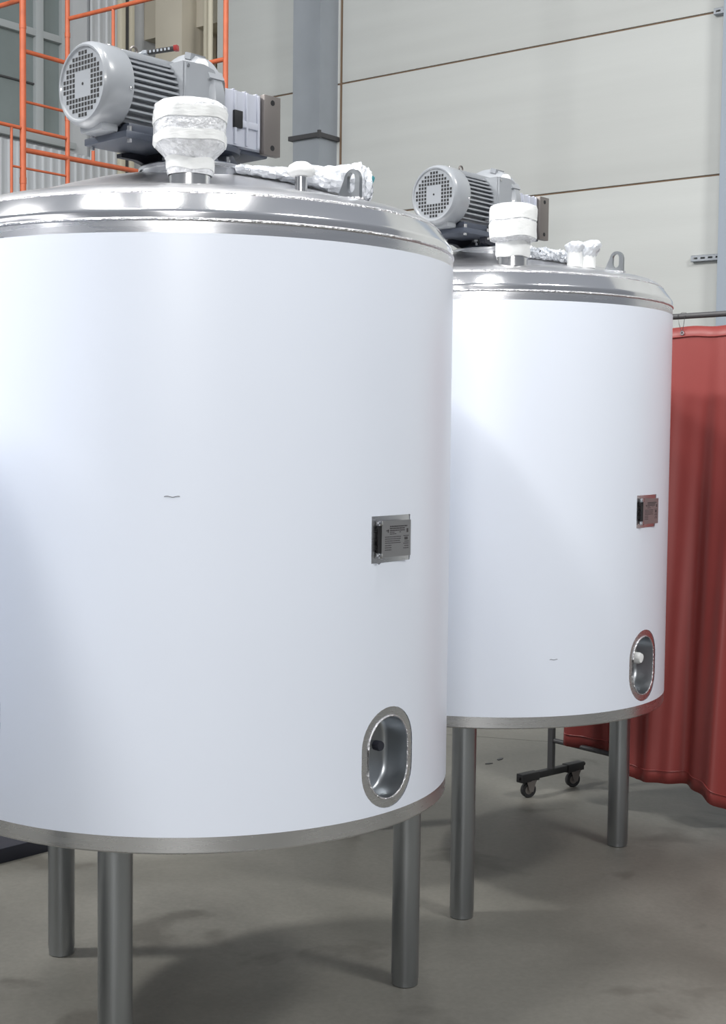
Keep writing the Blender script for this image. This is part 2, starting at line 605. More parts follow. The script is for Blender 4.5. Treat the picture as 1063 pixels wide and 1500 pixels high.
# ---------------------------------------------------------------- welding curtain and its wheeled frame
FP = Vector((0.8649, 6.3316, 0))
fr = thing('curtain_frame', 'dark wheeled steel frame with top rail carrying the red curtain', 'frame', FP)
def fpt(s, z, off=0.0):
    return SA_ * s + B * off + Vector((0, 0, z))
m = MB().box(-0.013, 0.013, -0.013, 0.013, 0.11, 2.19, RZ(math.atan2(SA_.y, SA_.x)) @ T(0.03, 0, 0))
m.build('post', M_frame, fr)
m = MB().box(1.87, 1.896, -0.013, 0.013, 0.11, 2.19, RZ(math.atan2(SA_.y, SA_.x)))
m.build('post', M_frame, fr)
MB().rod(fpt(0.0, 2.166), fpt(1.93, 2.193), 0.0125, 14).build('top_rail', M_frame, fr)
MB().rod(fpt(0.03, 0.245), fpt(1.88, 0.12), 0.0115, 14).build('lower_rail', M_frame, fr)
fdir = Vector((0.226, 0.196, 0)).normalized()
def footset(cx, name):
    c = SA_ * cx
    Mf = Matrix.Translation(c) @ RZ(math.atan2(fdir.y, fdir.x))
    m = MB()
    m.box(-0.20, 0.20, -0.016, 0.016, 0.082, 0.112, Mf, bev=0.003)
    m.box(-0.215, -0.10, -0.02, 0.02, 0.076, 0.116, Mf, bev=0.004)
    m.box(0.10, 0.215, -0.02, 0.02, 0.076, 0.116, Mf, bev=0.004)
    m.rod(Mf @ Vector((-0.225, 0, 0.10)), Mf @ Vector((-0.20, 0, 0.10)), 0.008)
    m.rod(Mf @ Vector((0.20, 0, 0.10)), Mf @ Vector((0.235, 0, 0.10)), 0.010)
    m.build('foot_bar', M_black, fr)
    for sgn in (-1, 1):
        Mw = Mf @ T(sgn * 0.155, 0, 0.036) @ RZ(rad(-20))
        m = MB()
        m.lathe([(0.020, -0.011), (0.033, -0.012), (0.036, -0.008), (0.036, 0.008), (0.033, 0.012), (0.020, 0.011), (0.020, -0.011)], 32, Mw @ RX(PI / 2))
        w = m.build('wheel', M_black, fr)
        m = MB()
        m.cyl(0.0205, -0.009, 0.009, 28, Mw @ RX(PI / 2))
        m.cyl(0.007, -0.015, 0.015, 14, Mw @ RX(PI / 2))
        m.build('wheel_hub', M_pad, w)
        m = MB()
        for y in (-0.017, 0.017):
            m.prism([(-0.009, -0.008), (0.009, -0.008), (0.024, 0.042), (-0.024, 0.042)], -0.0015, 0.0015, Mw @ T(0.008, y, 0) @ RX(PI / 2))
        m.box(-0.018, 0.034, -0.018, 0.018, 0.038, 0.044, Mw)
        m.build('caster_fork', M_pad, fr)
footset(0.03, 'near')
footset(1.883, 'far')

# the curtain: a pleated sheet hung 12 mm below the rail by wire ties
def hem(s):
    k = [(0.12, 0.245), (0.30, 0.21), (0.44, 0.178), (0.50, 0.150), (0.72, 0.158), (0.84, 0.146), (0.91, 0.105), (0.97, 0.06), (1.85, 0.05)]
    for (a, b), (c, e) in zip(k, k[1:]):
        if a <= s <= c:
            return b + (e - b) * (s - a) / (c - a)
    return 0.1
def fold(s, v):
    """offset towards the camera side (v = 0 top .. 1 hem)"""
    g = 0.004 + 0.042 * v
    f = math.sin(2 * PI * s / 0.23 + 0.6) * 0.55 + math.sin(2 * PI * s / 0.37 + 2.1 + 0.8 * v) * 0.55 + 0.25 * math.sin(2 * PI * s / 0.105 + 3 * v)
    f -= 0.9 * math.exp(-((s - 0.90) / 0.035) ** 2) * v
    sm = min(1.0, max(0.0, (s - 0.30) / 0.12))
    return f * g - 0.080 * sm * sm * v
cur = thing('welding_curtain', 'red welding curtain hanging beside the far tank', 'curtain', FP)
NS, NV = 150, 46
m = MB()
vs, fs = [], []
for i in range(NS + 1):
    s = 0.12 + (1.85 - 0.12) * i / NS
    top = 2.125 + 0.003 * math.sin(2 * PI * s / 0.21) + 0.006 * s
    for k in range(NV + 1):
        v = k / NV
        h = hem(s)
        vs.append(fpt(s, top + (h - top) * v, fold(s, v)))
for i in range(NS):
    for k in range(NV):
        a = i * (NV + 1) + k
        fs.append((a, a + 1, a + NV + 2, a + NV + 1))
m._add(vs, fs)
o = m.build('curtain_sheet', M_curtain, cur, sharp=80)
sol = o.modifiers.new('thickness', 'SOLIDIFY')
sol.thickness = 0.0025
# stitched hems
def hemline(name, zf, r):
    pts = []
    for i in range(NS + 1):
        s = 0.125 + (1.845 - 0.125) * i / NS
        top = 2.125 + 0.003 * math.sin(2 * PI * s / 0.21) + 0.006 * s
        h = hem(s)
        z = zf(top, h)
        v = (top - z) / (top - h)
        pts.append(fpt(s, z, fold(s, v) - 0.003))
    MB().tube(pts, r, 6).build(name, M_curtain, cur)
hemline('top_hem', lambda t, h: t - 0.042, 0.0035)
hemline('bottom_hem', lambda t, h: h + 0.055, 0.003)
for k, s in enumerate((0.34, 0.637, 0.93, 1.22, 1.51, 1.78)):
    top = 2.125
    v = 0.02
    pc = fpt(s, top - 0.022, fold(s, v) - 0.004)
    m = MB()
    MM = Matrix.Translation(pc) @ RZ(math.atan2(SA_.y, SA_.x)) @ RX(PI / 2)
    m.lathe([(0.004, -0.002), (0.009, -0.002), (0.009, 0.002), (0.004, 0.002), (0.004, -0.002)], 18, MM)
    m.build('grommet', M_steel, cur)
    m = MB()
    zr_ = 2.166 + 0.014 * s
    m.tube([pc, fpt(s - 0.012, 2.14, -0.014), fpt(s - 0.018, zr_ + 0.004, -0.014), fpt(s - 0.006, zr_ + 0.0155, 0), fpt(s + 0.012, zr_ + 0.0145, 0.004), fpt(s + 0.015, zr_, -0.015), fpt(s + 0.008, 2.135, -0.012), pc], 0.0012, 6)
    m.build('wire_tie', M_frame, cur)

# ---------------------------------------------------------------- tanks
TR = 0.70
Z_BOT, Z_WB, Z_WT, Z_BT = 0.670, 0.7065, 2.100, 2.130
LIDP = [(0.700, 2.148), (0.6985, 2.152), (0.664, 2.198), (0.654, 2.2085), (0.640, 2.2175), (0.622, 2.2235), (0.600, 2.228), (0.55, 2.238), (0.50, 2.254), (0.42, 2.281), (0.33, 2.308), (0.22, 2.329), (0.10, 2.341), (0.0, 2.344)]
def lid_z(r):
    for (r0, z0), (r1, z1) in zip(LIDP, LIDP[1:]):
        if r1 <= r <= r0:
            return z0 + (z1 - z0) * (r0 - r) / max(1e-9, r0 - r1)
    return LIDP[-1][1]
FEAT = rad(-40.6)         # azimuth of the nameplate and outlet
FEAT2 = rad(-133.8)       # second outlet round the left side

def stadium(cx, cz, hw, hh, n=18):
    out = []
    st = hh - hw
    for k in range(n + 1):
        a = PI * k / n
        out.append((cx + hw * math.cos(a), cz + st + hw * math.sin(a)))
    for k in range(n + 1):
        a = PI + PI * k / n
        out.append((cx + hw * math.cos(a), cz - st + hw * math.sin(a)))
    return out
def densify(poly, step=0.012):
    out = []
    for i in range(len(poly)):
        a, b = Vector(poly[i]), Vector(poly[(i + 1) % len(poly)])
        n = max(1, int((b - a).length / step))
        for k in range(n):
            p = a + (b - a) * k / n
            out.append((p.x, p.y))
    return out

def curved_sheet(R, z0, z1, holes, name, m, parent):
    """a rolled sheet with cut-outs; holes are polygons in (arc length, z)"""
    a0, a1 = rad(-260), rad(100)
    NA, NZ = 216, 26
    hs = [densify(h) for h in holes]
    vs, es = [], []
    for h in hs:
        b0 = len(vs)
        vs += [Vector(p) for p in h]
        es += [(b0 + i, b0 + (i + 1) % len(h)) for i in range(len(h))]
    for i in range(NA + 1):
        for k in range(NZ + 1):
            p = (R * (a0 + (a1 - a0) * i / NA), z0 + (z1 - z0) * k / NZ)
            near = False
            for h in hs:
                if inside(p, h) or min((p[0] - q[0]) ** 2 + (p[1] - q[1]) ** 2 for q in h) < 0.0085 ** 2:
                    near = True
                    break
            if not near:
                vs.append(Vector(p))
    ov, oe, of, *_ = delaunay_2d_cdt(vs, es, [], 0, 1e-7)
    verts, norms = [], []
    for v in ov:
        a = v.x / R
        verts.append((R * math.cos(a), R * math.sin(a), v.y))
        norms.append((math.cos(a), math.sin(a), 0))
    faces = []
    for f in of:
        c = sum((ov[i] for i in f), Vector((0, 0))) / len(f)
        if any(inside(c, h) for h in hs):
            continue
        faces.append(list(f))
    me = bpy.data.meshes.new(name)
    me.from_pydata(verts, [], faces)
    me.update()
    for p in me.polygons:
        p.use_smooth = True
    # face the sheet outwards
    bm = bmesh.new()
    bm.from_mesh(me)
    for f in bm.faces:
        c = f.calc_center_median()
        if f.normal.x * c.x + f.normal.y * c.y < 0:
            f.normal_flip()
    bm.to_mesh(me)
    bm.free()
    for p in me.polygons:
        p.use_smooth = True
    me.normals_split_custom_set_from_vertices(norms)
    me.materials.append(m)
    o = bpy.data.objects.new(name, me)
    COL.objects.link(o)
    o.parent = parent
    return o

def onshell(az, off, z, R=TR):
    """local point at arc offset `off` from azimuth az"""
    a = az + off / TR
    return Vector((R * math.cos(a), R * math.sin(a), z))

def shell_frame(az, z, R=TR):
    """x = along the arc (to the right seen from outside), y = outward, z = up"""
    t = Vector((-math.sin(az), math.cos(az), 0))
    n = Vector((math.cos(az), math.sin(az), 0))
    o = n * R + Vector((0, 0, z))
    return Matrix(((t.x, n.x, 0, o.x), (t.y, n.y, 0, o.y), (0, 0, 1, o.z), (0, 0, 0, 1)))

def make_outlet(tank, az, wrapped):
    zc = 0.845
    hw, hh = 0.076, 0.104
    ol = stadium(0, 0, hw, hh)
    n = len(ol)
    # dished pocket
    m = MB()
    rows = []
    for (sc_, dep) in ((1.0, 0.0), (0.985, 0.012), (0.965, 0.055), (0.93, 0.066), (0.86, 0.070)):
        row = []
        for (x, z) in ol:
            p = onshell(az, x * sc_, zc + z * (1 - (1 - sc_) * hw / hh), TR - 0.001 - dep)
            row.append(p)
        rows.append(row)
    vs = [p for r in rows for p in r]
    fs = []
    for k in range(len(rows) - 1):
        for i in range(n):
            j = (i + 1) % n
            fs.append((k * n + i, k * n + j, (k + 1) * n + j, (k + 1) * n + i))
    # back face as a fan so that it follows the shell
    vs.append(onshell(az, 0, zc, TR - 0.071))
    c = len(vs) - 1
    k = len(rows) - 1
    for i in range(n):
        fs.append((k * n + i, k * n + (i + 1) % n, c))
    m._add(vs, fs)
    o = m.build('outlet_recess', M_leg, tank, sharp=60)
    m = MB()
    m.tube([onshell(az, x, zc + z, TR + 0.0002) for x, z in ol], 0.0022, 8, closed=True)
    m.build('weld_bead', M_weld, o)
    fm = shell_frame(az - 0.026, zc + 0.028, TR - 0.072)
    if wrapped:
        m = MB()
        m.lathe([(0, 0.0), (0.017, 0.0), (0.018, 0.03), (0.020, 0.034), (0.020, 0.062), (0.016, 0.070), (0, 0.072)], 20, fm @ RX(-PI / 2), wob=lambda a, z: 0.05 * math.sin(3 * a + 40 * z))
        m.build('wrapped_stub', M_tape, o)
    else:
        m = MB()
        m.lathe([(0, 0.0), (0.016, 0.0), (0.016, 0.008), (0.0115, 0.012), (0.0115, 0.040), (0, 0.040)], 24, fm @ RX(-PI / 2))
        st = m.build('outlet_stub', M_lid, o)
        m = MB()
        m.lathe([(0, 0.040), (0.0125, 0.040), (0.0130, 0.056), (0.0115, 0.060), (0, 0.060)], 24, fm @ RX(-PI / 2))
        m.build('stub_plug', M_navy, o)
    return o

def make_nameplate(tank, az):
    zc = 1.393
    fm = shell_frame(az, zc, TR + 0.0005)
    # plate stands off the shell on two folded lugs
    Mp = fm @ T(0.004, 0.009, -0.001) @ RZ(rad(1))
    m = MB().box(-0.056, 0.054, 0.0, 0.0015, -0.044, 0.045, Mp)
    pl = m.build('nameplate', M_plate, tank)
    for z0, z1 in ((-0.046, -0.034), (0.034, 0.046)):
        m = MB()
        m.box(-0.0655, -0.055, -0.002, 0.004, z0, z1, Mp, bev=0.001)
        m.box(-0.0655, -0.063, -0.009, 0.002, z0, z1, Mp)
        m.cyl(0.003, -0.002, 0.003, 12, Mp @ T(-0.067, 0.0, (z0 + z1) / 2) @ RX(-PI / 2))
        m.build('plate_clip', M_lid, pl)
    m = MB().box(-0.0625, -0.054, -0.006, 0.0005, -0.033, 0.033, Mp)
    m.build('plate_gap_shade', M_dark, pl)  # dark strip painting the shadow in the gap behind the plate
    # illegible engraved lines: the photo shows only rows of dark dashes
    rnd = random.Random(11)
    m = MB()
    y0, y1 = 0.0014, 0.0019
    def row(x0, x1, z, h):
        x = x0
        while x < x1:
            w = min(rnd.uniform(0.003, 0.010), x1 - x)
            m.box(x, x + w, y0, y1, z - h / 2, z + h / 2, Mp)
            x += w + 0.0014
    for z, x0, x1, h in ((0.0305, -0.026, 0.040, 0.0032), (0.0255, -0.026, 0.030, 0.0030), (0.0205, -0.026, 0.030, 0.0026), (0.0160, -0.026, -0.008, 0.0018), (0.0160, 0.010, 0.016, 0.0018), (0.0120, -0.026, -0.002, 0.0018)):
        row(x0, x1, z, h)
    for k, z in enumerate((0.005, 0.0, -0.005, -0.010)):
        row(-0.044, 0.016 - 0.004 * (k == 2), z, 0.0018)
    for k, z in enumerate((-0.016, -0.0215, -0.027)):
        row(-0.044, -0.020, z, 0.0018)
    for k, z in enumerate((0.006, -0.008, -0.013, -0.019, -0.0245)):
        row(0.026 + 0.004 * (k % 2), 0.046, z, 0.0018)
    m.box(-0.040, -0.030, y0, y1, 0.0195, 0.0215, Mp)
    m.box(-0.034, -0.031, y0, y1, 0.0155, 0.0235, Mp)
    m.box(0.038, 0.044, y0, y1, 0.014, 0.024, Mp)
    m.box(0.030, 0.042, y0, y1, -0.004, 0.003, Mp)
    m.build('engraved_lines', M_ink, pl)
    return pl

def make_lug(tank, az, r):
    zb = lid_z(r) - 0.004
    fr_ = shell_frame(az, zb, r)
    slope = -0.10
    Mt = fr_ @ RZ(PI / 2) @ RX(PI / 2)          # plate stands in the radial plane: x -> outward, y -> up
    poly = [(-0.046, -0.046 * slope), (0.033, 0.033 * slope)]
    for k in range(15):
        a = rad(-2) + rad(172) * k / 14
        poly.append((0.006 + 0.0275 * math.cos(a), 0.046 + 0.0275 * math.sin(a)))
    hole = stadium(0.004, 0.040, 0.0135, 0.024, 10)
    m = MB().prism(poly, -0.005, 0.005, Mt, [hole])
    lug = m.build('lifting_lug', M_leg, tank)
    m = MB()
    m.tube([Mt @ Vector((x, x * slope + 0.003, -0.006)) for x in (-0.048, -0.02, 0.0, 0.02, 0.036)], 0.004, 8)
    m.tube([Mt @ Vector((x, x * slope + 0.003, 0.006)) for x in (-0.048, -0.02, 0.0, 0.02, 0.036)], 0.004, 8)
    m.build('weld_bead', M_weld, lug)
    return lug

def bend(az_r, z):
    return Vector((az_r[1] * math.cos(az_r[0]), az_r[1] * math.sin(az_r[0]), z))

def make_tank(loc, rotz, label, first):
    t = thing('mixing_tank', label, 'tank', loc, rotz, 'stainless mixing tanks')
    sf = FEAT * TR
    np_cut = [(sf - 0.0745, 1.333), (sf - 0.055, 1.333), (sf - 0.048, 1.329), (sf - 0.040, 1.3335), (sf + 0.0745, 1.335), (sf + 0.0745, 1.4495), (sf - 0.0745, 1.4485)]
    if not first:
        np_cut = [(sf - 0.0745, 1.334), (sf + 0.062, 1.336), (sf + 0.064, 1.352), (sf + 0.074, 1.358), (sf + 0.0765, 1.41), (sf + 0.069, 1.42), (sf + 0.0705, 1.4495), (sf - 0.0745, 1.4485)]
    ov = stadium(sf, 0.845, 0.0985, 0.127, 18)
    ovi = stadium(sf, 0.845, 0.076, 0.104, 18)
    sf2 = FEAT2 * TR
    ov2 = stadium(sf2, 0.845 + 0.115, 0.0985, 0.127, 18)
    # the stainless body under the film
    m_ = curved_sheet(TR - 0.0012, Z_BOT, Z_BT, [ovi], 'steel_shell', M_steel, t)
    curved_sheet(TR, Z_WB, Z_WT, [np_cut, ov, ov2], 'protective_film', M_film, t)
    m = MB()
    m.lathe([(TR - 0.0012, Z_BT - 0.004), (TR + 0.0022, Z_BT - 0.001), (TR + 0.0022, Z_BT + 0.002), (TR - 0.002, Z_BT + 0.005)], 160)
    m.build('rim_weld', M_weld, t)
    m = MB().lathe([(TR - 0.0012, Z_BT), (TR - 0.0008, 2.1455), (0.6990, 2.1500), (0.6970, 2.1540), (0.6668, 2.1943), (0.6640, 2.1980)], 180)
    m.build('shoulder_cone', M_cone, t, sharp=70)
    m = MB().lathe(LIDP[2:], 180)
    m.build('domed_lid', M_dome, t, sharp=70)
    m = MB()
    m.lathe([(0.6665, 2.1935), (0.6665, 2.1975), (0.6625, 2.2015), (0.661, 2.2005)], 160)
    m.build('lid_weld', M_weld, t)
    m = MB().lathe([(TR - 0.0012, Z_BOT), (TR - 0.004, Z_BOT - 0.004), (0.2, Z_BOT - 0.02), (0.0, Z_BOT - 0.024)], 120)
    m.build('tank_bottom', M_steel, t, sharp=50)
    for k in range(3):
        a = 2.4253 + 2 * PI * k / 3
        m = MB().lathe([(0.0, 0.0), (0.036, 0.0), (0.039, 0.003), (0.040, 0.022), (0.0412, 0.026), (0.0415, Z_BOT + 0.005)], 40)
        m.build('leg', M_leg, t, loc=(0.635 * math.cos(a), 0.635 * math.sin(a), 0))
    make_outlet(t, FEAT, not first)
    make_nameplate(t, FEAT)
    make_lug(t, rad(-44.6 if first else -46.0), 0.590 if first else 0.585)
    return t

TANK1 = (-0.4585, 3.8409, 0)
TANK2 = (0.454, 5.2605, 0)
t1 = make_tank(TANK1, 0.0, 'nearer white film-wrapped stainless tank on three legs, large at left', True)
t2 = make_tank(TANK2, rad(2.03), 'farther white film-wrapped stainless tank on three legs, beside the red curtain', False)

# the next tank of the row stands just outside the picture and shades the left of the near tank
t3 = make_tank((-1.73, 2.73, 0), rad(-4), 'third white film-wrapped tank of the row, just left of the near tank', False)

# lid fittings ------------------------------------------------------------------
def nozzle_wrapped(tank, x, y, r_pipe, prof, bands, base_h, seed):
    """pipe stub on the lid, bundled in bubble wrap and tape"""
    r = math.hypot(x, y)
    zb = lid_z(r) - 0.012
    m = MB()
    m.lathe([(0, 0), (r_pipe * 1.02, 0), (r_pipe, 0.012), (r_pipe, base_h + 0.03), (0, base_h + 0.03)], 40)
    p = m.build('nozzle', M_lid, tank, loc=(x, y, zb))
    rr = random.Random(seed)
    ph = [rr.uniform(0, 6.28) for _ in range(6)]
    def wob(a, z):
        return 0.010 * math.sin(3 * a + ph[0] + 30 * z) + 0.009 * math.sin(7 * a + ph[1] - 45 * z) + 0.010 * math.sin(13 * a + ph[2] + 90 * z)
    m = MB().lathe(prof, 64, None, wob)
    w = m.build('bubble_wrap', M_bubble, p, sharp=80)
    def rad_at(z):
        for (r0, z0), (r1, z1) in zip(prof, prof[1:]):
            if z0 <= z <= z1 and z1 > z0:
                return r0 + (r1 - r0) * (z - z0) / (z1 - z0)
        return prof[-2][0]
    for (z0, z1, tilt, extra) in bands:
        m = MB()
        vs, fs = [], []
        n, kz = 72, 5
        rows = [(k / (kz - 1), extra + 0.001) for k in range(kz)] + [(1.0, -0.001), (0.0, -0.001)]
        kr = len(rows)
        for i in range(n):
            a = 2 * PI * i / n
            for (v, ex) in rows:
                zz = z0 + (z1 - z0) * v + tilt * math.cos(a + 0.9) + 0.0025 * math.sin(4 * a + ph[4]) * (v in (0.0, 1.0))
                q = rad_at(max(prof[0][1], min(prof[-1][1], zz))) * (1 + wob(a, zz)) + ex
                vs.append((q * math.cos(a), q * math.sin(a), zz))
        for i in range(n):
            j2 = (i + 1) % n
            for k in range(kr):
                k2 = (k + 1) % kr
                fs.append((i * kr + k, j2 * kr + k, j2 * kr + k2, i * kr + k2))
        m._add(vs, fs)
        m.build('tape_band', M_tape, p, sharp=40)
    return p

# near tank: tall bundle with three bands of tape
nozzle_wrapped(t1, 0.038, -0.538, 0.0495,
    [(0.052, 0.026), (0.055, 0.032), (0.056, 0.062), (0.060, 0.068), (0.080, 0.090), (0.0855, 0.098), (0.086, 0.15), (0.087, 0.176), (0.085, 0.188), (0.074, 0.196), (0.03, 0.199), (0, 0.199)],
    [(0.040, 0.066, -0.004, 0.0006), (0.096, 0.119, 0.004, 0.0008), (0.148, 0.174, 0.004, 0.0008)], 0.03, 3)
# far tank: same fitting almost fully taped
nozzle_wrapped(t2, 0.020, -0.590, 0.050,
    [(0.053, 0.034), (0.056, 0.040), (0.057, 0.078), (0.060, 0.084), (0.074, 0.088), (0.078, 0.094), (0.0785, 0.14), (0.079, 0.19), (0.076, 0.203), (0.060, 0.209), (0.03, 0.212), (0, 0.212)],
    [(0.032, 0.080, 0.002, 0.0006), (0.094, 0.146, 0.003, 0.0006), (0.153, 0.203, 0.002, 0.0006)], 0.03, 8)

def small_nozzle(tank, x, y):
    zb = lid_z(math.hypot(x, y)) - 0.004
    m = MB().lathe([(0, -0.006), (0.0165, -0.006), (0.0155, 0.002), (0.0155, 0.040), (0.022, 0.042), (0.022, 0.048), (0, 0.048)], 32)
    p = m.build('vent_nozzle', M_lid, tank, loc=(x, y, zb))
    m = MB().lathe([(0, 0.038), (0.027, 0.038), (0.034, 0.042), (0.0345, 0.052), (0.030, 0.062), (0.016, 0.071), (0, 0.073)], 32, None, lambda a, z: 0.03 * math.sin(3 * a + 60 * z) + 0.02 * math.sin(7 * a))
    m.build('nozzle_cap', M_tape, p, sharp=80)
small_nozzle(t1, 0.298, -0.446)

def taped_stub(tank, x, y, r, h_tape, h_top, lean, seed):
    zb = lid_z(math.hypot(x, y)) - 0.003
    rr = random.Random(seed)
    ph = rr.uniform(0, 6)
    m = MB().lathe([(0, 0), (r, 0), (r * 1.03, h_tape * 0.5), (r * 1.0, h_tape), (0, h_tape)], 28, None, lambda a, z: 0.03 * math.sin(3 * a + ph + 50 * z))
    p = m.build('taped_stub', M_tape, tank, loc=(x, y, zb))
    m = MB()
    n, kz = 28, 9
    vs, fs = [], []
    for k in range(kz):
        v = k / (kz - 1)
        z = h_tape - 0.004 + (h_top - h_tape + 0.004) * v
        q = r * (0.97 + 0.25 * math.sin(PI * min(1, v * 1.05)) + 0.1 * v) * (1.0 if v < 0.85 else (1 - (v - 0.85) * 2.5))
        for i in range(n):
            a = 2 * PI * i / n
            w = 1 + 0.13 * math.sin(5 * a + ph + 7 * v) * (0.3 + v) + 0.08 * math.sin(11 * a - 9 * v)
            vs.append((q * w * math.cos(a) + lean * v * v, q * w * math.sin(a), z))
    for k in range(kz - 1):
        for i in range(n):
            j2 = (i + 1) % n
            fs.append((k * n + i, k * n + j2, (k + 1) * n + j2, (k + 1) * n + i))
    fs.append([(kz - 1) * n + i for i in range(n)])
    m._add(vs, fs)
    m.build('plastic_wrap', M_wrap, p, sharp=50)
taped_stub(t2, 0.246, -0.505, 0.0255, 0.052, 0.088, 0.004, 1)
taped_stub(t2, 0.293, -0.490, 0.0285, 0.042, 0.096, 0.020, 2)

def lumpy_bundle(name, tank_loc, rotz, stations, label, group, mat_, teal=False, seed=0, amp=0.12):
    """stations: (x, y, z centre, half width, half height) in the tank's frame"""
    rr = random.Random(seed)
    ph = [rr.uniform(0, 6.28) for _ in range(5)]
    M0 = RZ(rotz)
    o0 = stations[0]
    base = Vector(tank_loc) + (M0 @ Vector((o0[0], o0[1], o0[2])))
    n = 30
    kk = 40
    vs, fs = [], []
    for k in range(kk):
        u = k / (kk - 1) * (len(stations) - 1)
        i = min(int(u), len(stations) - 2)
        f = u - i
        st = [stations[i][q] * (1 - f) + stations[i + 1][q] * f for q in range(5)]
        dx = Vector((stations[i + 1][0] - stations[i][0], stations[i + 1][1] - stations[i][1], 0)).normalized()
        sd = Vector((-dx.y, dx.x, 0))
        for j_ in range(n):
            a = 2 * PI * j_ / n
            w = 1 + amp * (math.sin(3 * a + ph[0] + 5 * u) * 0.6 + math.sin(7 * a + ph[1] - 8 * u) * 0.5 + math.sin(12 * a + ph[2] + 13 * u) * 0.35)
            p = Vector((st[0], st[1], st[2])) + sd * (st[3] * w * math.cos(a)) + Vector((0, 0, st[4] * w * math.sin(a)))
            jt = 0.0035 * (1 if 0 < k < kk - 1 else 0)
            p += Vector((rr.uniform(-jt, jt), rr.uniform(-jt, jt), rr.uniform(-jt, jt) * 1.3))
            rl_ = math.hypot(p.x, p.y)
            p.z = max(p.z, lid_z(min(rl_, 0.69)) + 0.002)
            vs.append((Vector(tank_loc) + M0 @ p) - base)
    for k in range(kk - 1):
        for j_ in range(n):
            j2 = (j_ + 1) % n
            fs.append((k * n + j_, k * n + j2, (k + 1) * n + j2, (k + 1) * n + j_))
    fs.append(list(range(n))[::-1])
    fs.append([(kk - 1) * n + j_ for j_ in range(n)])
    m = MB()
    m._add(vs, fs)
    root = thing(name, label, 'plastic wrap', base, 0, group)
    m.build('crinkled_plastic', mat_, root, sharp=14)
    if teal:
        e = stations[-1]
        c = (Vector(tank_loc) + M0 @ Vector((e[0] - 0.004, e[1] - 0.012, e[2] + e[4] * 0.72))) - base
        m = MB()
        m.box(-0.010, 0.014, -0.016, 0.010, -0.012, 0.010, Matrix.Translation(c) @ RZ(rad(40)) @ RY(rad(25)), bev=0.006)
        m.build('teal_print', M_teal, root)
    return root
lumpy_bundle('wrapped_fitting', TANK1, 0.0,
    [(0.13, -0.33, 2.312, 0.030, 0.010), (0.22, -0.335, 2.302, 0.05, 0.014), (0.32, -0.325, 2.294, 0.05, 0.026), (0.41, -0.315, 2.288, 0.05, 0.041), (0.440, -0.31, 2.288, 0.05, 0.047), (0.456, -0.308, 2.279, 0.048, 0.045), (0.463, -0.306, 2.27, 0.04, 0.036)],
    'clear plastic wrapped fitting lying behind the lifting lug of the near tank', 'plastic wrapped fittings on the lids', M_wrap, True, 5, 0.06)
lumpy_bundle('wrapped_fitting', TANK2, rad(2.03),
    [(0.10, -0.43, 2.285, 0.03, 0.022), (0.15, -0.44, 2.282, 0.035, 0.022), (0.20, -0.45, 2.276, 0.035, 0.020), (0.25, -0.46, 2.266, 0.03, 0.016), (0.27, -0.46, 2.262, 0.02, 0.010)],
    'crumpled silvery plastic roll on the far tank lid beside the taped stubs', 'plastic wrapped fittings on the lids', M_wrap, False, 9, 0.2)

# film scratches
def film_cut(tank, az, z, w):
    pts = [onshell(az, w * (k / 8 - 0.5), z + 0.0012 * math.sin(k * 1.1), TR + 0.0004) for k in range(9)]
    MB().tube(pts, 0.0006, 5).build('film_cut', M_ink, tank)
film_cut(t1, rad(-88.3), 1.50, 0.036)
film_cut(t2, rad(-76), 0.90, 0.028)

